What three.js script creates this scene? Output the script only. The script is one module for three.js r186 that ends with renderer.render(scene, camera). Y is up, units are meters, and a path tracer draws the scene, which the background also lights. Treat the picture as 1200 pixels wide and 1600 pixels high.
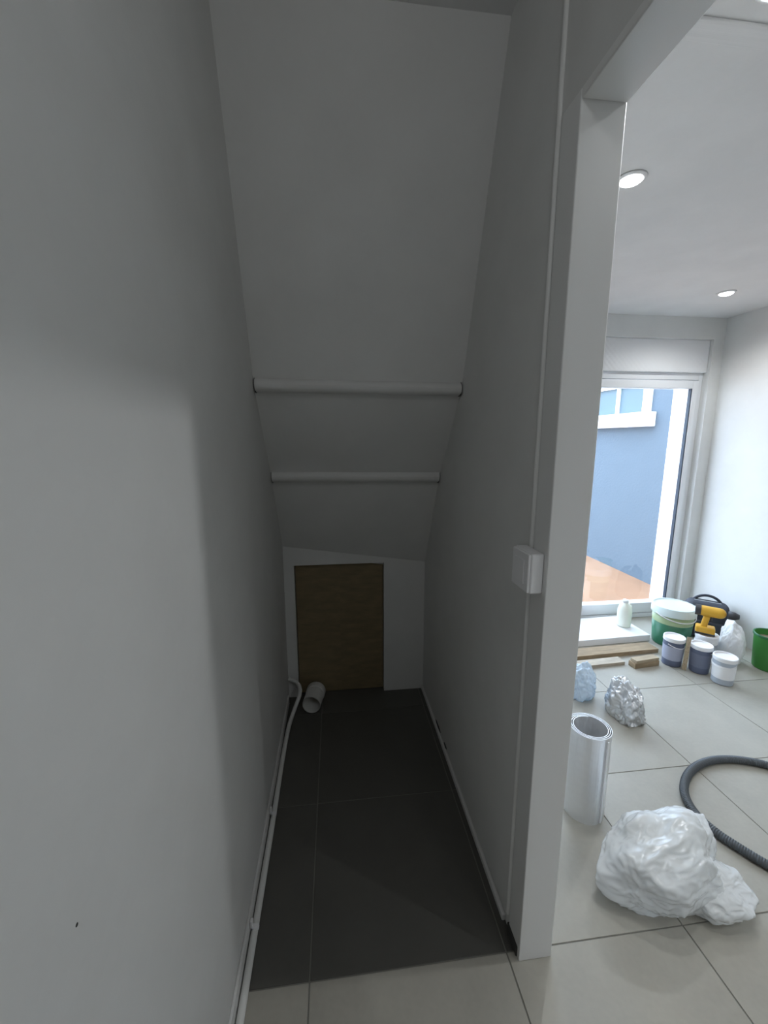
import * as THREE from 'three';
import { RoundedBoxGeometry } from 'three/addons/geometries/RoundedBoxGeometry.js';
import { mergeGeometries, mergeVertices } from 'three/addons/utils/BufferGeometryUtils.js';
import { ImprovedNoise } from 'three/addons/math/ImprovedNoise.js';

// ---------- camera, sky, exposure ----------
const scene = new THREE.Scene();
const FPX = 640, YAW = -0.1188, PITCH = -0.1756, EYE = 1.475;
const camera = new THREE.PerspectiveCamera(2 * Math.atan(800 / FPX) * 180 / Math.PI, 1200 / 1600, 0.02, 100);
camera.rotation.order = 'YXZ';
camera.position.set(0, EYE, 0);
camera.rotation.set(PITCH, YAW, 0);
scene.background = new THREE.Color().setRGB(0.64, 0.80, 1.0).multiplyScalar(9);   // even overcast sky
const renderer = new THREE.WebGLRenderer();
renderer.toneMapping = THREE.LinearToneMapping;
renderer.toneMappingExposure = 1.0;
renderer.shadowMap.enabled = true;

// pixel -> direction -> point on a plane that the thing touches
camera.updateMatrixWorld(true);
const ray = (px, py) => new THREE.Vector3((px - 600) / FPX, -(py - 800) / FPX, -1).applyQuaternion(camera.quaternion);
const onPlane = (px, py, axis, v) => { const d = ray(px, py), o = camera.position; const t = (v - o[axis]) / d[axis]; return o.clone().addScaledVector(d, t); };
const ground = (px, py, y = 0) => onPlane(px, py, 'y', y);
const depthOf = (p) => p.clone().sub(camera.position).dot(new THREE.Vector3(0, 0, -1).applyQuaternion(camera.quaternion));
const metres = (npx, p) => npx * depthOf(p) / FPX;

// ---------- helpers ----------
let seed = 7;
const rnd = () => { seed = (seed * 1664525 + 1013904223) >>> 0; return seed / 4294967296; };
const noise = new ImprovedNoise();
const fbm = (x, y, z, n = 4) => { let s = 0, a = 1, t = 0; for (let i = 0; i < n; i++) { s += a * noise.noise(x, y, z); t += a; a *= 0.5; x *= 2.03; y *= 2.03; z *= 2.03; } return s / t; };
const used = {};
const numbered = (n) => { const k = used[n] = (used[n] ?? -1) + 1; return k ? `${n}_${String(k).padStart(3, '0')}` : n; };
const shade = (o) => { o.castShadow = true; o.receiveShadow = true; return o; };
function part(name, geo, mat, parent) { const m = shade(new THREE.Mesh(geo, mat)); m.name = name; parent.add(m); return m; }
function struct(name, geo, mat, label) { const m = shade(new THREE.Mesh(geo, mat)); m.name = name; m.userData = { kind: 'structure', label, category: name.split('_')[0] }; scene.add(m); return m; }
function thing(name, label, category, p = [0, 0, 0], turn = 0, group) {
  const g = new THREE.Group(); g.name = numbered(name); g.userData = { label, category }; if (group) g.userData.group = group;
  g.position.set(...(p.isVector3 ? p.toArray() : p)); g.rotation.y = turn; scene.add(g); return g;
}
function solo(name, label, category, geo, mat, p = [0, 0, 0], turn = 0, group) {
  const m = shade(new THREE.Mesh(geo, mat)); m.name = numbered(name); m.userData = { label, category }; if (group) m.userData.group = group;
  m.position.set(...(p.isVector3 ? p.toArray() : p)); m.rotation.y = turn; scene.add(m); return m;
}
const box = (x0, x1, y0, y1, z0, z1) => new THREE.BoxGeometry(x1 - x0, y1 - y0, z1 - z0).translate((x0 + x1) / 2, (y0 + y1) / 2, (z0 + z1) / 2);
const rbox = (x0, x1, y0, y1, z0, z1, r = 0.004, s = 2) => new RoundedBoxGeometry(x1 - x0, y1 - y0, z1 - z0, s, r).translate((x0 + x1) / 2, (y0 + y1) / 2, (z0 + z1) / 2);
const merge = (list) => mergeGeometries(list.map((g) => { const h = g.index ? g.toNonIndexed() : g; for (const k of Object.keys(h.attributes)) if (!['position', 'normal', 'uv'].includes(k)) h.deleteAttribute(k); return h; }));
const lathe = (pts, n = 40) => new THREE.LatheGeometry(pts.map(([r, y]) => new THREE.Vector2(r, y)), n);
function worldUV(g, s = 1) {   // uv in metres from the dominant face direction
  const h = g.index ? g.toNonIndexed() : g, P = h.attributes.position, uv = new Float32Array(P.count * 2);
  const a = new THREE.Vector3(), b = new THREE.Vector3(), c = new THREE.Vector3();
  for (let i = 0; i < P.count; i += 3) {
    a.fromBufferAttribute(P, i); b.fromBufferAttribute(P, i + 1); c.fromBufferAttribute(P, i + 2);
    const n = b.clone().sub(a).cross(c.clone().sub(a)); const ax = Math.abs(n.x), ay = Math.abs(n.y), az = Math.abs(n.z);
    [a, b, c].forEach((v, k) => { const q = ay >= ax && ay >= az ? [v.x, v.z] : ax >= az ? [v.z, v.y] : [v.x, v.y]; uv[(i + k) * 2] = q[0] * s; uv[(i + k) * 2 + 1] = q[1] * s; });
  }
  h.setAttribute('uv', new THREE.BufferAttribute(uv, 2)); return h;
}
function texture(w, h, fn, srgb = true, rx = 1, ry = 1) {
  const d = new Uint8Array(w * h * 4);
  for (let y = 0; y < h; y++) for (let x = 0; x < w; x++) { const c = fn(x / w, y / h); const i = (y * w + x) * 4; for (let k = 0; k < 3; k++) d[i + k] = Math.max(0, Math.min(255, Math.round(255 * (Array.isArray(c) ? c[k] : c)))); d[i + 3] = 255; }
  const t = new THREE.DataTexture(d, w, h); t.wrapS = t.wrapT = THREE.RepeatWrapping; t.magFilter = THREE.LinearFilter; t.minFilter = THREE.LinearMipmapLinearFilter; t.generateMipmaps = true;
  if (srgb) t.colorSpace = THREE.SRGBColorSpace; t.repeat.set(rx, ry); t.needsUpdate = true; return t;
}
// seamless noise
const tileable = (f) => (u, v) => { const a = f(u, v), b = f(u - 1, v), c = f(u, v - 1), d = f(u - 1, v - 1); return (a * (1 - u) + b * u) * (1 - v) + (c * (1 - u) + d * u) * v; };
const std = (c, o = {}) => { const m = new THREE.MeshStandardMaterial({ roughness: 0.7, ...o }); if (Array.isArray(c)) m.color.setRGB(...c); else m.color.set(c); return m; };
const phys = (c, o = {}) => { const m = new THREE.MeshPhysicalMaterial({ roughness: 0.5, ...o }); if (Array.isArray(c)) m.color.setRGB(...c); else m.color.set(c); return m; };

// ---------- materials ----------
const plasterBump = texture(256, 256, tileable((u, v) => 0.5 + 0.5 * fbm(u * 40, v * 40, 3.1, 3)), false);
const plasterTone = texture(256, 256, tileable((u, v) => 0.955 + 0.045 * fbm(u * 6, v * 6, 1.7, 5)), true);
const M = {};
M.wall = std([0.80, 0.80, 0.785], { roughness: 0.75, map: plasterTone, bumpMap: plasterBump, bumpScale: 0.0006 });
M.ceiling = std([0.84, 0.84, 0.84], { roughness: 0.85, map: plasterTone, bumpMap: plasterBump, bumpScale: 0.0004 });
M.gloss = std([0.80, 0.80, 0.79], { roughness: 0.4 });
M.upvc = std([0.82, 0.83, 0.85], { roughness: 0.3 });
M.white = std([0.85, 0.85, 0.86], { roughness: 0.45 });
M.cable = std([0.78, 0.78, 0.76], { roughness: 0.5 });
M.grout = std([0.22, 0.215, 0.195], { roughness: 0.95 });
const tileTone = tileable((a, b) => 0.93 + 0.10 * fbm(a * 5, b * 5, 2.2, 5) + 0.03 * fbm(a * 60, b * 60, 8.2, 2));
const tileMap = texture(512, 512, (u, v) => { const f = tileTone(u, v); return [f, f * 0.99, f * 0.965]; });
const tileBump = texture(256, 256, tileable((u, v) => 0.5 + 0.5 * fbm(u * 30, v * 30, 5.5, 3)), false);
M.tiles = [0, 1, 2].map((k) => { const m = tileMap.clone(); m.offset.set(k * 0.37, k * 0.21); m.needsUpdate = true; return std([0.45 + 0.012 * k, 0.44 + 0.012 * k, 0.405 + 0.012 * k], { roughness: 0.34, map: m, bumpMap: tileBump, bumpScale: 0.0003 }); });
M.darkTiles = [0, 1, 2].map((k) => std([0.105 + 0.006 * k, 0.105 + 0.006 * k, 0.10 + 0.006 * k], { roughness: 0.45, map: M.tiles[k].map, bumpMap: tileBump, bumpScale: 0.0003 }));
const grain = texture(512, 128, (u, v) => { const n = fbm(u * 3, v * 26, 1.2, 4), f = fbm(u * 10, v * 120, 6.1, 2); const k = 0.80 + 0.22 * n + 0.10 * f; return [k, k * 0.96, k * 0.9]; });
M.oak = std([0.50, 0.40, 0.28], { roughness: 0.6, map: grain });
M.pale = std([0.66, 0.58, 0.46], { roughness: 0.6, map: grain });
M.hatch = std([0.31, 0.25, 0.15], { roughness: 0.65, map: texture(256, 256, (u, v) => { const k = 0.86 + 0.14 * fbm(u * 9, v * 30, 4.4, 4); return [k, k * 0.98, k * 0.94]; }) });
M.dark = std([0.03, 0.03, 0.032], { roughness: 0.6 });
M.markAndGapShade = std([0.055, 0.055, 0.052], { roughness: 0.9 });  // wall mark, and the shade of the gap under the door lining
M.seal = std([0.03, 0.045, 0.07], { roughness: 0.6 });
M.glass = phys([1, 1, 1], { transmission: 1, roughness: 0, thickness: 0, ior: 1.45 });

// ---------- room dimensions (metres) ----------
const A = -0.291, B = 0.498, T = 0.09, D = 2.203, J = 0.879, H = 2.132;   // passage walls, wall thickness, back wall, doorway jamb, lintel
const HALL_FILL = 0.29;  // strength of the added hall lamp
const HC = 2.6, RC = 2.36;                                                 // hall and room ceilings
const FARZ = -2.92, RX = 2.92, NEAR = 2.6, JN = 0.06;

// ---------- floor: grout bed with 60 cm class tiles ----------
const floor = struct('floor', box(-0.45, 3.1, -0.12, -0.0025, -3.2, NEAR + 0.1), M.grout, 'beige stone-look tiled floor with thin joints');
const PX = 0.567, X0 = 0.468 - 2 * PX, Z0 = -0.905;
{
  const cache = {};
  const tile = (x0, x1, k, mats) => {
    const w = x1 - x0, g = cache[w.toFixed(3)] ??= worldUV(new RoundedBoxGeometry(w - 0.004, 0.012, PX - 0.004, 1, 0.0012), 1 / 0.9);
    const t = part('tile', g, mats[Math.floor(rnd() * 3)], floor); t.position.set((x0 + x1) / 2, -0.006, Z0 + (k + 0.5) * PX); return t;
  };
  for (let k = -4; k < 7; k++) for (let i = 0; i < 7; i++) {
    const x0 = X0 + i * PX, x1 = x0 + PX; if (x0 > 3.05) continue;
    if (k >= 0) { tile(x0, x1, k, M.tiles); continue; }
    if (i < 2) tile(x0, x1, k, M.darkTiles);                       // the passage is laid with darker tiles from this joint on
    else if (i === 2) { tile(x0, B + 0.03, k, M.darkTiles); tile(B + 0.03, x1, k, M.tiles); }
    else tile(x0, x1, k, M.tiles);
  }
}

// ---------- passage under the stairs ----------
const wl = struct('wall_left', worldUV(box(A - 0.12, A, 0, HC, -D - 0.12, NEAR)), M.wall, 'white painted passage wall, lit beyond the door shadow');
{ const m = part('scuff_mark', new THREE.SphereGeometry(0.0022, 8, 6).scale(0.4, 1, 1), M.markAndGapShade, wl); const p = onPlane(120, 1445, 'x', A); m.position.copy(p); }
// underside of the stairs: [z, height on the left wall, height on the right wall]
const SOF = [[-D - 0.03, 0.86, 0.735], [-1.925, 1.305, 1.295], [-1.615, 1.668, 1.664], [-1.25, 2.66, 2.66]];
{ // back wall with the square hole that the brown panel closes
  const tl = onPlane(459, 884, 'z', -D), tr = onPlane(600, 884, 'z', -D);
  const s = new THREE.Shape([[A, 0], [tl.x, 0], [tl.x, tl.y], [tr.x, tl.y], [tr.x, 0], [B, 0], [B, HC], [A, HC]].map((p) => new THREE.Vector2(...p)));
  struct('wall_back', worldUV(merge([new THREE.ExtrudeGeometry(s, { depth: 0.1, bevelEnabled: false }).translate(0, 0, -D - 0.1), box(A - 0.12, B + 0.02, 0, HC, -D - 0.2, -D - 0.1)])), M.wall, 'low white end wall under the stairs around the brown hatch');
  const h = thing('access_hatch', 'dark brown board closing the opening at the end of the passage', 'hatch', [(tl.x + tr.x) / 2, 0, -D - 0.03]);
  const w = (tr.x - tl.x) / 2;
  part('board', worldUV(rbox(-w + 0.003, w - 0.003, 0.004, tl.y - 0.004, -0.018, 0, 0.002), 1.4), M.hatch, h);
  part('batten', rbox(-w + 0.01, w - 0.01, tl.y - 0.07, tl.y - 0.03, -0.045, -0.018, 0.002), M.hatch, h);
}
// sloped underside of the stairs, three boards
function slab([z0, l0, r0], [z1, l1, r1], t = 0.04, N = 12) {   // gently twisted board, smooth from corner to corner
  const g = new THREE.BoxGeometry(1, 1, 1, N, 1, N), P = g.attributes.position, n = new THREE.Vector3(0, z1 - z0, l0 - l1).normalize();
  for (let i = 0; i < P.count; i++) {
    const u = P.getX(i) + 0.5, w = P.getZ(i) + 0.5, k = (P.getY(i) + 0.5) * t;
    P.setXYZ(i, A + (B - A) * u, (l0 * (1 - u) + r0 * u) * (1 - w) + (l1 * (1 - u) + r1 * u) * w + n.y * k, z0 * (1 - w) + z1 * w + n.z * k);
  }
  g.computeVertexNormals(); return worldUV(g);
}
const soffit = new THREE.Group(); soffit.name = 'ceiling_slope'; soffit.userData = { kind: 'structure', label: 'white boarded slope under the stairs with two rounded rails', category: 'ceiling' }; scene.add(soffit);
for (let i = 0; i < 3; i++) part('panel', slab(SOF[i], SOF[i + 1]), M.wall, soffit);
function rail([z, l, r0], r) {   // rounded painted rail from wall to wall
  const a = new THREE.Vector3(A + 0.006, l, z), b = new THREE.Vector3(B - 0.006, r0, z);
  const off = new THREE.Vector3(0, -1, 1.3).normalize().multiplyScalar(-r * 0.3); a.add(off); b.add(off);
  const N = 14, g = new THREE.CylinderGeometry(r, r, a.distanceTo(b), 24, N, false), P = g.attributes.position;
  for (let i = 0; i < P.count; i++) { const y = P.getY(i), w = 1 + 0.06 * noise.noise(y * 6, z * 4, 2); P.setX(i, P.getX(i) * w); P.setZ(i, P.getZ(i) * w * 1.25); }
  g.computeVertexNormals();
  const m = part('rail', g, M.wall, soffit); m.position.copy(a).lerp(b, 0.5); m.quaternion.setFromUnitVectors(new THREE.Vector3(0, 1, 0), b.clone().sub(a).normalize());
  for (const p of [a, b]) { const h = part('end_gap', new THREE.TorusGeometry(r * 1.0, 0.003, 6, 20), M.dark, soffit); h.position.copy(p); h.rotation.y = Math.PI / 2; }
}
rail(SOF[2], 0.026); rail(SOF[1], 0.03);

// right wall of the passage: also the wall of the bright room, with the doorway
const GZ = -J - 0.072;   // groove between plaster and door lining
struct('wall_right', worldUV(merge([box(B, B + T, 0, HC, FARZ - 0.25, GZ - 0.006), box(B, B + T, H + 0.02, HC, GZ - 0.006, JN), box(B, B + T, 0, HC, JN + 0.02, NEAR), box(B, B + T, H + 0.02, HC, JN, JN + 0.02)])), M.wall, 'white wall between the passage and the bright room');
struct('trim_1', merge([rbox(B - 0.004, B + T + 0.004, 0, H + 0.02, GZ, -J, 0.003), rbox(B - 0.004, B + T + 0.004, H, H + 0.02, -J, JN, 0.003), rbox(B - 0.004, B + T + 0.004, 0, H + 0.02, JN, JN + 0.02, 0.003)]), M.gloss, 'white painted door lining around the opening to the bright room');
struct('trim_2', new THREE.CylinderGeometry(0.007, 0.007, HC - 0.05, 12).translate(B, HC / 2 + 0.025, GZ - 0.016), M.gloss, 'slim rounded white bead beside the door lining');
struct('trim_3', rbox(B - 0.008, B + 0.01, 0.0, 0.034, GZ - 0.004, -J - 0.012, 0.002), M.markAndGapShade, 'dark block in place of the shaded gap under the door lining');  // shadowed gap at the foot of the lining, put in as dark colour
const bl = struct('baseboard_left', rbox(A, A + 0.008, 0, 0.055, -D + 0.06, NEAR - 0.02, 0.003), M.wall, 'low white skirting behind the cable on the passage wall');
const br = struct('baseboard_right', rbox(B - 0.012, B, 0, 0.024, -D + 0.002, GZ - 0.03, 0.004), M.wall, 'low white skirting strip on the passage wall below the switch box');
for (const [px, py, l] of [[684, 1160, 0.11], [695, 1194, 0.05]]) { const p = onPlane(px, py, 'x', B); const c = part('chip', new THREE.SphereGeometry(1, 10, 8).scale(0.003, 0.007, l / 2), M.dark, br); c.position.set(B - 0.0005, 0.029, p.z); }
// surface switch box by the jamb
{
  const y = onPlane(878, 893, 'x', B).y - 0.03; const g = thing('switch_box', 'white surface-mounted switch box on the wall beside the door lining', 'switch', [B, y, -J - 0.062]);
  part('back_box', rbox(-0.036, -0.004, -0.05, 0.05, -0.045, 0.047, 0.004, 3), M.white, g);
  part('face_plate', rbox(-0.043, -0.036, -0.048, 0.048, -0.043, 0.045, 0.003, 3), M.white, g);
  part('rocker', rbox(-0.046, -0.043, -0.03, 0.03, -0.024, 0.026, 0.002, 2), M.white, g);
}
// cable along the left skirting
{
  const R = 0.011, pts = [[A + 0.02, R, 2.2], [A + 0.021, R, 1], [A + 0.02, R, 0], [A + 0.021, R, -0.6], [A + 0.021, R, -1.0], [A + 0.022, R, -1.4], [A + 0.022, R, -1.8], [A + 0.03, 0.02, -1.95], [A + 0.055, 0.055, -2.05], [A + 0.075, 0.098, -2.10], [A + 0.06, 0.125, -2.14], [A + 0.02, 0.132, -2.17], [A + 0.006, 0.134, -2.175]].map((p) => new THREE.Vector3(...p));
  const c = thing('white_cable', 'white cable running along the foot of the passage wall, rising at its end', 'cable');
  part('sheath', new THREE.TubeGeometry(new THREE.CatmullRomCurve3(pts), 160, 0.0105, 12), M.cable, c);
  for (const [px, py] of [[394, 1398], [424, 1226]]) { const p = onPlane(px, py, 'x', A + 0.02); const k = part('clip', merge([rbox(-0.012, 0.013, 0.016, 0.028, -0.006, 0.006, 0.002), rbox(-0.012, -0.004, 0.016, 0.05, -0.006, 0.006, 0.002)]), M.white, c); k.position.set(A + 0.021, 0, p.z); }
}
// short white pipe lying by the hatch
{
  const p = ground(490, 1100), r = 0.05, L = 0.14;
  const g = thing('waste_pipe', 'short white plastic pipe lying on the floor by the brown hatch, open end outward', 'pipe', [p.x, 0, p.z + 0.045], -0.16);
  part('tube', lathe([[r - 0.004, -L / 2], [r, -L / 2], [r, L / 2], [r - 0.004, L / 2], [r - 0.004, -L / 2]], 36).rotateX(Math.PI / 2).translate(0, r + 0.004, -L / 2 + 0.04), M.cable, g);
  part('collar', lathe([[r, -0.02], [r + 0.004, -0.018], [r + 0.004, 0.018], [r, 0.02]], 36).rotateX(Math.PI / 2).translate(0, r + 0.004, -L + 0.065), M.cable, g);
}

// ---------- hall behind the camera, ceilings ----------
struct('ceiling', worldUV(box(A - 0.12, B + T, HC, HC + 0.1, -D, NEAR + 0.1)), M.ceiling, 'white hall ceiling over the foot of the stairs');
struct('wall_front', worldUV(box(A - 0.12, RX + 0.15, 0, HC, NEAR, NEAR + 0.1)), M.wall, 'white wall closing the hall and the room');

{ // ceiling lamp added to light the passage, unseen above and behind the viewer
  const g = thing('added_hall_lamp', 'added round opal ceiling lamp, unseen, lighting the passage from the hall', 'lamp', [0.1, HC, 0.35]);
  part('base', lathe([[0, 0], [0.07, 0], [0.07, -0.02], [0, -0.02]], 32), M.white, g);
  const opal = std([0.9, 0.9, 0.9], { roughness: 0.4 }); opal.emissive.setRGB(0.97, 0.99, 1); opal.emissiveIntensity = 1.5;
  part('globe', new THREE.SphereGeometry(0.1, 32, 20).scale(1, 0.8, 1).translate(0, -0.09, 0), opal, g);
  const l = new THREE.PointLight(new THREE.Color().setRGB(0.97, 0.99, 1), HALL_FILL, 0, 2); l.position.set(0.1, HC - 0.09, 0.35); l.castShadow = true; l.shadow.radius = 4; l.name = 'added_hall_glow'; scene.add(l);
}

// ---------- bright room ----------
struct('ceiling_room', worldUV(box(B + T, RX + 0.15, RC, RC + 0.2, FARZ - 0.25, NEAR)), M.ceiling, 'white ceiling of the bright room with small downlights');
struct('wall_side', worldUV(box(RX, RX + 0.15, 0, RC, FARZ - 0.25, NEAR)), M.wall, 'white wall of the bright room beyond the paint pots');
const wxR = onPlane(1112, 560, 'z', FARZ).x, wxL = 0.95, wyT = onPlane(1040, 528, 'z', FARZ).y;
struct('wall_far', worldUV(merge([box(B + T, wxL, 0, RC, FARZ - 0.25, FARZ), box(wxR, RX, 0, RC, FARZ - 0.25, FARZ), box(wxL, wxR, wyT, RC, FARZ - 0.25, FARZ)])), M.wall, 'white wall of the bright room around the garden door');
{ // glazed garden door in its recess
  const w = new THREE.Group(); w.name = 'window_1'; w.userData = { kind: 'structure', label: 'white framed glazed garden door with a shutter box above', category: 'window' }; scene.add(w);
  const zf = FARZ - 0.055, yb = wyT - 0.235, sx = wxR - 0.035, gx = onPlane(1069, 700, 'z', zf).x;
  part('shutter_box', worldUV(rbox(wxL, wxR, yb, wyT, zf - 0.13, zf + 0.03, 0.006)), std([0.80, 0.80, 0.81], { roughness: 0.6, bumpMap: texture(128, 128, (u, v) => 0.5 + 0.5 * Math.sin(u * 50 * Math.PI) * Math.sin(v * 50 * Math.PI), false), bumpScale: 0.002 }), w);
  part('frame', merge([rbox(sx, wxR, 0, yb, zf - 0.07, zf, 0.004), rbox(wxL, wxL + 0.06, 0, yb, zf - 0.07, zf, 0.004), rbox(wxL + 0.06, sx, yb - 0.05, yb, zf - 0.07, zf, 0.004), rbox(wxL + 0.06, sx, 0, 0.035, zf - 0.07, zf + 0.01, 0.004)]), M.upvc, w);
  const mid = (wxL + 0.06 + sx) / 2, y0 = 0.04, y1 = yb - 0.055;
  for (const [x0, x1] of [[wxL + 0.065, mid - 0.002], [mid + 0.002, sx - 0.003]]) {
    const fw = x1 > mid ? x1 - gx : 0.07;
    const s = part('sash', merge([rbox(x0, x0 + fw, y0, y1, zf - 0.06, zf + 0.012, 0.006), rbox(x1 - fw, x1, y0, y1, zf - 0.06, zf + 0.012, 0.006), rbox(x0 + fw, x1 - fw, y0, y0 + 0.09, zf - 0.06, zf + 0.012, 0.006), rbox(x0 + fw, x1 - fw, y1 - 0.06, y1, zf - 0.06, zf + 0.012, 0.006)]), M.upvc, w);
    part('seal', merge([box(x0 + fw, x0 + fw + 0.008, y0 + 0.09, y1 - 0.06, zf - 0.02, zf + 0.006), box(x1 - fw - 0.008, x1 - fw, y0 + 0.09, y1 - 0.06, zf - 0.02, zf + 0.006)]), M.seal, s);
    part('pane', box(x0 + fw, x1 - fw, y0 + 0.09, y1 - 0.06, zf - 0.034, zf - 0.028), M.glass, s);
  }
  part('handle', merge([rbox(mid + 0.02, mid + 0.05, 1.0, 1.15, zf + 0.012, zf + 0.02, 0.003), rbox(mid - 0.09, mid + 0.044, 1.07, 1.09, zf + 0.045, zf + 0.06, 0.005), rbox(mid + 0.026, mid + 0.044, 1.07, 1.09, zf + 0.015, zf + 0.06, 0.005)]), M.upvc, w);
}
struct('trim_4', rbox(B + T, RX, RC - 0.007, RC, -1.0, -0.95, 0.003), M.ceiling, 'shallow white batten across the room ceiling');
// downlights: two in view, one by the jamb, three unseen added as fill
const lampMat = std([1, 1, 1], { roughness: 0.5 }); lampMat.emissive.setRGB(0.97, 0.99, 1); lampMat.emissiveIntensity = 8;
function downlight(p, power, label) {
  const g = thing('downlight', label, 'downlight', [p.x, RC, p.z], 0, 'recessed ceiling downlights');
  part('bezel', lathe([[0.036, -0.001], [0.036, -0.006], [0.040, -0.008], [0.047, -0.005], [0.050, 0], [0.036, 0]], 40), M.white, g);
  part('lens', new THREE.SphereGeometry(0.037, 32, 16).scale(1, 0.4, 1).translate(0, -0.004, 0), lampMat, g);
  const l = new THREE.SpotLight(new THREE.Color().setRGB(0.95, 0.985, 1.0), power, 0, 1.32, 0.5, 2); l.position.set(p.x, RC - 0.024, p.z); l.target.position.set(p.x, 0, p.z); l.castShadow = true; l.shadow.radius = 0.9; scene.add(l, l.target); l.name = 'downlight_beam';
}
const LP = 1.75;
downlight(onPlane(986, 279, 'y', RC), LP, 'small round ceiling downlight beside the top of the doorway');
downlight(onPlane(1135, 457, 'y', RC), LP, 'small round ceiling downlight above the garden door corner');
downlight({ x: 0.89, z: -0.865 }, LP, 'small round ceiling downlight level with the doorway jamb');
for (const [x, z, where] of [[1.95, 0.1, 'midway between the doorway and the rear wall'], [1.3, 1.3, 'near the rear wall on the passage side'], [2.4, 1.5, 'near the rear wall by the side wall']]) downlight({ x, z }, LP, `added unseen fill downlight ${where}`);  // extra downlights out of view, added to brighten floor and ceiling

// ---------- outside ----------
const outBlue = std([0.095, 0.13, 0.165], { roughness: 0.9, map: plasterTone, bumpMap: plasterBump, bumpScale: 0.003 });
const gy = -0.12, GX = 3.46;   // terrace level; the neighbour's side wall runs along the garden, away from the house
struct('ground', worldUV(box(-4, 9, gy - 0.2, gy, -14, FARZ - 0.25), 1 / 0.9), std([0.36, 0.20, 0.12], { roughness: 0.9, map: tileMap, bumpMap: tileBump, bumpScale: 0.001 }), 'orange terrace paving outside the garden door');
{
  const g = thing('neighbour_house', 'blue-grey rendered house wall seen through the garden door', 'building', [GX, gy, 0]);
  const a = onPlane(975, 640, 'x', GX), b = onPlane(1012, 640, 'x', GX), yT = onPlane(1000, 602, 'x', GX).y - gy, yB = onPlane(1000, 645, 'x', GX).y - gy;
  part('wall', worldUV(box(0, 0.3, 0, 2.75, -12, FARZ - 0.45)), outBlue, g);
  const fz0 = a.z - 0.55, fz1 = b.z;
  const w = part('window', merge([rbox(-0.05, 0.0, yB - 0.0, yT, fz0 - 0.06, fz0, 0.004), rbox(-0.05, 0, yB, yT, fz1 - 0.03, fz1 + 0.06, 0.004), rbox(-0.05, 0, yT, yT + 0.12, fz0 - 0.06, fz1 + 0.06, 0.004), rbox(-0.04, 0, yB, yT, (fz0 + fz1) / 2 - 0.02, (fz0 + fz1) / 2 + 0.02, 0.004), rbox(-0.12, 0, yB - 0.16, yB, fz0 - 0.12, fz1 + 0.14, 0.01)]), M.upvc, g);
  const pm = std([0.07, 0.115, 0.14], { roughness: 0.55 });
  for (const [z0, z1] of [[fz0, (fz0 + fz1) / 2 - 0.02], [(fz0 + fz1) / 2 + 0.02, fz1 - 0.03]]) part('pane', box(-0.012, -0.004, yB, yT, z0, z1), pm, w);
  const roof = new THREE.Shape([[-0.18, 0], [0.5, 0.42], [0.5, 0.36], [-0.18, -0.06]].map((p) => new THREE.Vector2(...p)));
  part('roof', worldUV(new THREE.ExtrudeGeometry(roof, { depth: 9.5, bevelEnabled: false }).translate(0, 2.75, -12)), std([0.33, 0.32, 0.40], { roughness: 0.8, map: plasterTone }), g);
}
solo('white_post', 'bright white rendered post just outside the garden door', 'post', worldUV(rbox(2.93, 3.20, 0, 2.6, -3.36, -3.22, 0.006)), std([0.9, 0.9, 0.9], { roughness: 0.8 }), [0, gy, 0]);

// ---------- things on the room floor ----------
const crumple = (r, k, amp, seedv, detail = 24, fine = 0.03) => {   // creased plastic or foil: a ball folded by ridged noise, standing on its flat underside
  let g = new THREE.IcosahedronGeometry(1, detail); g.deleteAttribute('uv'); g.deleteAttribute('normal'); g = mergeVertices(g, 1e-4);
  const P = g.attributes.position, v = new THREE.Vector3(), rid = (x, y, z) => 1 - 2.2 * Math.abs(noise.noise(x, y, z));
  for (let i = 0; i < P.count; i++) {
    v.fromBufferAttribute(P, i);
    const wx = v.x + 0.25 * noise.noise(v.x * 2, v.y * 2, seedv), wy = v.y + 0.25 * noise.noise(v.y * 2, v.z * 2, seedv + 4), wz = v.z + 0.25 * noise.noise(v.z * 2, v.x * 2, seedv + 9);
    const big = noise.noise(v.x * 1.3 + seedv, v.y * 1.3, v.z * 1.3 - seedv), s = 0.7 * rid(wx * k + seedv, wy * k + seedv * 1.7, wz * k - seedv) + 0.3 * rid(wx * k * 2.1, wy * k * 2.1 + seedv, wz * k * 2.1);
    const f = rid(wx * k * 4.3 + seedv, wy * k * 4.3, wz * k * 4.3 - seedv);
    const q = 1 + 0.28 * big + amp * (s - 0.6) + fine * f; v.set(v.x * r[0] * q, v.y * r[1] * q, v.z * r[2] * q);
    P.setXYZ(i, v.x, Math.max(v.y, -r[1] * 0.62) + r[1] * 0.62, v.z);
  }
  g.computeVertexNormals(); return g;
};
// translucent bag
{
  const p = ground(1032, 1380);
  const film = phys([0.90, 0.92, 0.93], { roughness: 0.2, transmission: 0.3, thickness: 0, side: THREE.DoubleSide });
  const g = thing('plastic_bag', 'crumpled white translucent plastic bag on the floor by the doorway', 'bag', [p.x, 0, p.z], 0.2);
  part('body', crumple([0.215, 0.15, 0.14], 1.5, 0.12, 3.3, 44, 0.022), film, g);
  const t = part('mouth', crumple([0.115, 0.065, 0.095], 1.5, 0.12, 8.1, 36, 0.02), film, g); t.position.set(0.115, 0, 0.085);
}
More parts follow.
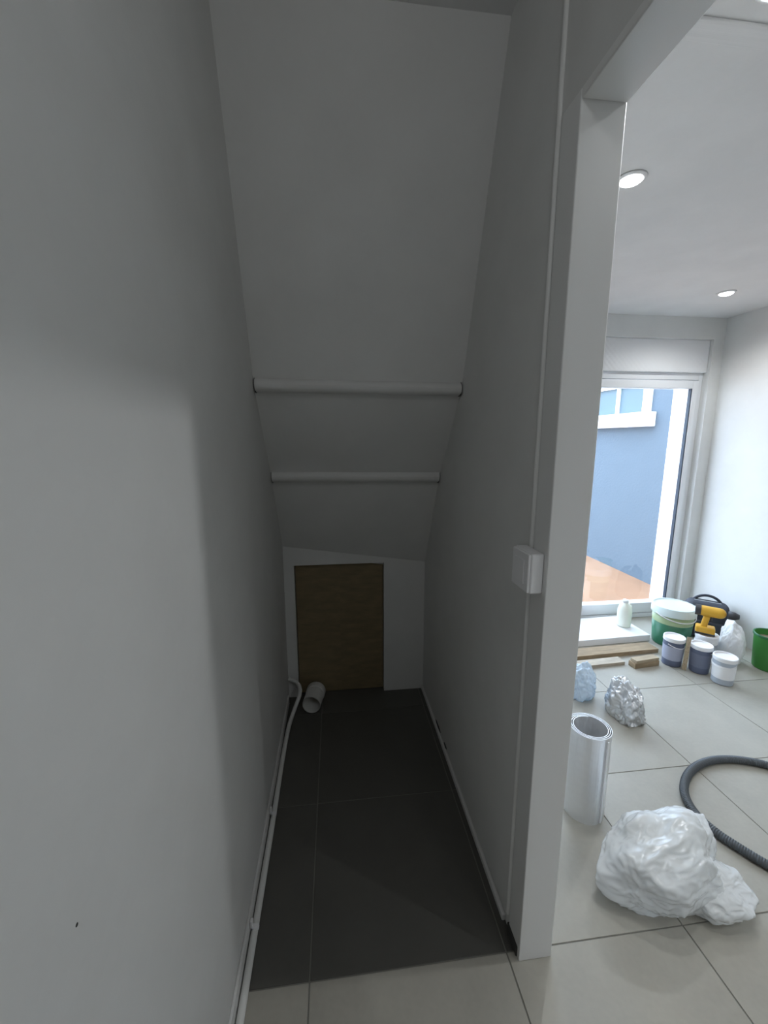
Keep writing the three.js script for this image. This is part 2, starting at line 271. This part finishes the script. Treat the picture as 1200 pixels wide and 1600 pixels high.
// roll of foil insulation, standing
{
  const p = ground(928, 1290), r = 0.078, h = metres(150, p);
  const foil = std([0.82, 0.83, 0.84], { roughness: 0.3, metalness: 0.5, bumpMap: texture(256, 256, (u, v) => { const c = Math.cos(u * 60 * Math.PI), d = Math.cos(v * 60 * Math.PI + (Math.floor(u * 30) % 2) * Math.PI); return 0.5 + 0.25 * (c + d) * 0.6; }, false), bumpScale: 0.0015 });
  const g = thing('foil_roll', 'silver foil insulation roll standing on end beside the doorway', 'roll', [p.x, 0, p.z - r]);
  const spiral = new THREE.Shape(); const turns = 3.2, N = 160, th = 0.0028;
  const rr = (i) => r - 0.0065 * turns * (1 - i / N) ;
  const pt = (i, o) => { const a = i / N * turns * 2 * Math.PI + 1.1, q = rr(i) + o; return [q * Math.cos(a), q * Math.sin(a)]; };
  for (let i = 0; i <= N; i++) { const [x, y] = pt(i, th); i ? spiral.lineTo(x, y) : spiral.moveTo(x, y); }
  for (let i = N; i >= 0; i--) spiral.lineTo(...pt(i, 0));
  part('sheet', new THREE.ExtrudeGeometry(spiral, { depth: h, bevelEnabled: false }).rotateX(-Math.PI / 2), foil, g);
  const lap = part('tape', rbox(-0.004, 0.004, 0.01, h - 0.01, -0.002, 0.002, 0.001), M.white, g); lap.position.set(r * 0.3, 0, r * 0.97 + 0.004);
}
// crumpled foil and film further in
{
  const p = ground(978, 1128); const f = std([0.75, 0.77, 0.80], { roughness: 0.3, metalness: 0.85, side: THREE.DoubleSide });
  solo('foil_wrapping', 'crumpled silver foil heap beyond the standing foil roll', 'foil', crumple([0.07, 0.12, 0.10], 2.0, 0.26, 5.2, 24, 0.09), f, [p.x + 0.02, 0, p.z - 0.05]);
  const q = ground(957, 1118);
  solo('film_wrapping', 'pale blue plastic film bunched against the silver foil heap', 'film', crumple([0.075, 0.12, 0.085], 1.6, 0.2, 1.4, 24, 0.06), phys([0.72, 0.83, 0.93], { roughness: 0.25, transmission: 0.3, thickness: 0, side: THREE.DoubleSide }), [q.x - 0.07, 0, q.z - 0.2]);
}
// ribbed hose
{
  const px = [[1240, 1212], [1200, 1196], [1150, 1187], [1108, 1189], [1078, 1206], [1069, 1236], [1084, 1268], [1118, 1300], [1160, 1328], [1200, 1352], [1240, 1374]];
  const R = 0.017, c = new THREE.CatmullRomCurve3(px.map(([x, y]) => ground(x, y, R))), N = 700, K = 14;
  const F = c.computeFrenetFrames(N), P = [], I = [], UV = [];
  for (let i = 0; i <= N; i++) {
    const o = c.getPointAt(i / N), r = R * (0.94 + 0.06 * Math.cos(i * 2 * Math.PI / 5));
    for (let k = 0; k < K; k++) { const a = k / K * 2 * Math.PI, d = F.normals[i].clone().multiplyScalar(Math.cos(a) * r).addScaledVector(F.binormals[i], Math.sin(a) * r); P.push(o.x + d.x, o.y + d.y, o.z + d.z); UV.push(k / K, i / N); }
    if (i) for (let k = 0; k < K; k++) { const a = (i - 1) * K + k, b = (i - 1) * K + (k + 1) % K, e = i * K + k, f = i * K + (k + 1) % K; I.push(a, b, e, b, f, e); }
  }
  const g = new THREE.BufferGeometry(); g.setAttribute('position', new THREE.Float32BufferAttribute(P, 3)); g.setAttribute('uv', new THREE.Float32BufferAttribute(UV, 2)); g.setIndex(I); g.computeVertexNormals();
  solo('vacuum_hose', 'dark grey ribbed hose looping on the tiled floor', 'hose', g, std([0.075, 0.085, 0.095], { roughness: 0.45, side: THREE.DoubleSide }));
}
// pots and tubs
function pot(x, z, d, h, label, body, lid, group, extra) {
  const c = new THREE.Vector3(x, 0, z);
  const g = thing('paint_pot', label, 'paint pot', c, rnd() * 6, group);
  part('body', lathe([[0, 0.001], [d * 0.86, 0.001], [d * 0.89, 0.006], [d * 0.97, h - 0.03], [d * 0.97, h - 0.012], [0, h - 0.012]], 36), body, g);
  part('label_band', lathe([[d * 0.905, h * 0.22], [d * 0.913, h * 0.23], [d * 0.965, h * 0.7], [d * 0.957, h * 0.71]], 36), extra ?? M.white, g);
  const l = part('lid', lathe([[0, h - 0.008], [d * 0.82, h - 0.008], [d * 0.86, h], [d * 0.98, h], [d * 1.0, h - 0.004], [d * 1.0, h - 0.024], [d * 0.97, h - 0.026], [d * 0.97, h - 0.014], [0, h - 0.014]], 36), lid, g);
  const hd = part('handle', new THREE.TorusGeometry(d * 1.01, 0.0025, 6, 30, Math.PI).rotateX(Math.PI / 2 + 0.35).translate(0, h - 0.04, 0), M.white, g);
  return { g, c, d, h, l, hd };
}
const navy = std([0.11, 0.13, 0.20], { roughness: 0.45 }), greyB = std([0.42, 0.46, 0.52], { roughness: 0.4 }), lilac = std([0.38, 0.40, 0.50], { roughness: 0.5 });
const GP = 'small paint pots in front of the garden door';
const s1 = pot(2.205, -2.275, 0.062, 0.195, 'navy paint pot with white lid beside the wooden offcuts', navy, M.white, GP, lilac);
pot(2.31, -2.175, 0.06, 0.185, 'dark navy paint pot with white lid between two other pots', navy, M.white, GP, std([0.16, 0.18, 0.25], { roughness: 0.5 }));
pot(2.345, -2.045, 0.062, 0.175, 'pale grey paint pot with white lid standing out in front of the others', greyB, M.white, GP, M.white);
pot(2.46, -2.29, 0.065, 0.19, 'white paint pot at the back of the cluster below the tool bag', M.white, M.white, GP, greyB);
{ // stirring stick against the first pot
  const f = { x: 2.222, z: -2.192 }, q = thing('stirring_stick', 'pale wooden stirring stick leaning on the navy paint pot', 'stick', [f.x, 0, f.z]);
  part('stick', rbox(-0.012, 0.012, 0, 0.22, -0.003, 0.003, 0.002), M.pale, q); const m = q.children[0]; m.rotation.x = -0.12; m.rotation.z = -0.04; q.rotation.y = -0.7; m.position.y = 0.001;
}
{ // big green tub with a clear white lid
  const d = 0.135, h = 0.285, c = new THREE.Vector3(2.43, 0, -2.545);
  const g = thing('green_tub', 'large green plastic tub with a frosted white lid behind the navy pots', 'tub', c);
  part('body', lathe([[0, 0.001], [d * 0.82, 0.001], [d * 0.85, 0.01], [d * 0.93, h * 0.62], [0, h * 0.62]], 44), std([0.03, 0.17, 0.09], { roughness: 0.35 }), g);
  part('upper_band', lathe([[d * 0.93, h * 0.6], [d * 0.96, h * 0.88], [0, h * 0.88]], 44), std([0.40, 0.50, 0.28], { roughness: 0.4 }), g);
  part('lid', lathe([[0, h], [d * 0.9, h], [d * 0.93, h + 0.008], [d * 1.02, h + 0.006], [d * 1.03, h - 0.05], [d * 0.97, h - 0.05], [d * 0.97, h - 0.02], [0, h - 0.02]], 44), phys([0.80, 0.90, 0.89], { roughness: 0.3, transmission: 0.15 }), g);
  part('handle', new THREE.TorusGeometry(d * 1.03, 0.004, 8, 40, Math.PI).rotateX(Math.PI / 2 + 0.3).translate(0, h * 0.86, 0), M.white, g);
}
{ // cream jug beside it
  const d = 0.05, h = 0.21;
  const g = thing('plastic_jug', 'cream white plastic jug on the white board beside the green tub', 'jug', [2.20, 0.051, -2.74]);
  part('body', lathe([[0, 0], [d * 0.9, 0], [d, 0.012], [d, h * 0.6], [d * 0.8, h * 0.78], [d * 0.38, h * 0.88], [d * 0.34, h * 0.92], [0, h * 0.92]], 32), std([0.86, 0.88, 0.78], { roughness: 0.35 }), g);
  part('cap', lathe([[0, h * 0.9], [d * 0.4, h * 0.9], [d * 0.4, h], [0, h]], 24), M.white, g);
  part('grip', new THREE.TorusGeometry(h * 0.15, 0.008, 8, 20).translate(0, h * 0.66, d * 0.8).rotateY(2.2), std([0.86, 0.88, 0.78], { roughness: 0.35 }), g);
}
{ // tool bag with the yellow drill on it
  const w = 0.27, h = 0.30, c = new THREE.Vector3(2.755, 0, -2.60);
  const g = thing('tool_bag', 'black rounded tool bag behind the white paint pots', 'bag', c, -0.75);
  const fab = std([0.035, 0.04, 0.055], { roughness: 0.75, bumpMap: plasterBump, bumpScale: 0.001 });
  part('body', new RoundedBoxGeometry(w, h * 0.92, w * 0.66, 5, w * 0.2).translate(0, h * 0.46, 0), fab, g);
  part('pocket', new RoundedBoxGeometry(w * 0.6, h * 0.42, 0.03, 3, 0.012).translate(w * 0.08, h * 0.3, w * 0.335), fab, g);
  part('carry_handle', new THREE.TorusGeometry(w * 0.36, 0.01, 8, 30, Math.PI).translate(0, h * 0.72, -w * 0.12), fab, g);
  part('zip', rbox(-w * 0.3, w * 0.3, h * 0.918, h * 0.926, -0.006, 0.006, 0.002), std([0.4, 0.42, 0.45], { roughness: 0.4 }), g);
  // drill
  const yellow = std([0.72, 0.40, 0.035], { roughness: 0.4 }), blk = std([0.04, 0.04, 0.045], { roughness: 0.5 });
    const k = thing('power_drill', 'yellow and black cordless drill standing on a white paint pot', 'drill', [2.47, 0.191, -2.28], -0.75);
  part('motor_housing', merge([new THREE.CapsuleGeometry(0.034, 0.09, 6, 20).rotateZ(Math.PI / 2).translate(-0.01, 0.155, 0)]), yellow, k);
  part('chuck', lathe([[0, 0], [0.028, 0], [0.026, 0.03], [0.014, 0.055], [0, 0.055]], 24).rotateZ(-Math.PI / 2).translate(0.078, 0.155, 0), blk, k);
  part('grip', new RoundedBoxGeometry(0.036, 0.1, 0.034, 3, 0.012).rotateZ(-0.15).translate(-0.035, 0.08, 0), yellow, k);
  part('trigger', new RoundedBoxGeometry(0.014, 0.03, 0.018, 2, 0.004).translate(-0.005, 0.105, 0), blk, k);
  part('battery', new RoundedBoxGeometry(0.105, 0.05, 0.07, 3, 0.01).translate(-0.03, 0.025, 0), yellow, k);
  part('battery_foot', new RoundedBoxGeometry(0.108, 0.014, 0.072, 2, 0.004).translate(-0.03, 0.007, 0), blk, k);
  part('rear_cap', new THREE.CylinderGeometry(0.035, 0.035, 0.03, 20).rotateZ(Math.PI / 2).translate(-0.08, 0.155, 0), blk, k);
}
{ // white sack on the right of the pots, green bucket by the wall
    solo('white_sack', 'white plastic sack slumped between the paint pots and the green bucket', 'sack', crumple([0.062, 0.165, 0.08], 1.5, 0.12, 6.6, 24), phys([0.86, 0.88, 0.9], { roughness: 0.35 }), [2.62, 0, -2.26]);
  const d = 0.09, h = 0.23, c = new THREE.Vector3(2.785, 0, -2.155);
  const g = thing('green_bucket', 'grass green bucket with a pale strap by the side wall', 'bucket', c);
  part('body', lathe([[0, 0.001], [d * 0.8, 0.001], [d * 0.84, 0.01], [d * 0.98, h], [d * 0.94, h], [d * 0.8, 0.02], [0, 0.02]], 40), std([0.05, 0.24, 0.045], { roughness: 0.4 }), g);
  part('rim', lathe([[d * 0.97, h - 0.012], [d * 1.03, h - 0.01], [d * 1.03, h + 0.004], [d * 0.95, h + 0.004]], 40), std([0.03, 0.15, 0.06], { roughness: 0.4 }), g);
  part('strap', rbox(-0.02, 0.02, h * 0.12, h * 0.96, d * 0.95, d * 1.0, 0.003), M.pale, g).rotation.y = -0.45;
  part('contents', lathe([[0, h * 0.86], [d * 0.9, h * 0.84], [d * 0.9, h * 0.7], [0, h * 0.7]], 30), std([0.30, 0.24, 0.17], { roughness: 0.9 }), g);
}
// white board and offcuts by the garden door
{
  const e = ground(1030, 1003), x1 = e.x;
  solo('insulation_board', 'white foam board lying flat before the garden door', 'board', rbox(-0.75, 0, 0.001, 0.05, -0.34, 0, 0.004), M.white, [x1 - 0.06, 0, e.z - 0.02], 0.04);
  const G2 = 'timber offcuts in front of the white board';
  const a = ground(1034, 1022), L = (n, l, len, wd, th, mat, x, y, z, t) => solo(n, l, 'plank', worldUV(rbox(-len, 0, 0, th, -wd, 0, 0.002), 2), mat, [x, y, z], t, G2);
  L('timber_plank', 'long oak-coloured plank right against the white foam board', 0.75, 0.10, 0.03, M.oak, a.x - 0.01, 0, a.z - 0.02, 0.05);
  const b = ground(1032, 1040);
  L('timber_plank', 'short thick tan plank nearest the navy paint pot', 0.19, 0.055, 0.035, M.oak, b.x - 0.01, 0, b.z, 0.10);
  L('timber_plank', 'short pale plank on top of the thick tan plank', 0.18, 0.05, 0.02, M.pale, b.x - 0.012, 0.0355, b.z - 0.004, 0.13);
  const c2 = ground(978, 1040);
  L('timber_plank', 'whitish timber strip end beside the thick tan plank', 0.5, 0.07, 0.022, std([0.72, 0.68, 0.62], { roughness: 0.6, map: grain }), c2.x, 0, c2.z - 0.01, 0.06);
}

renderer.render(scene, camera);
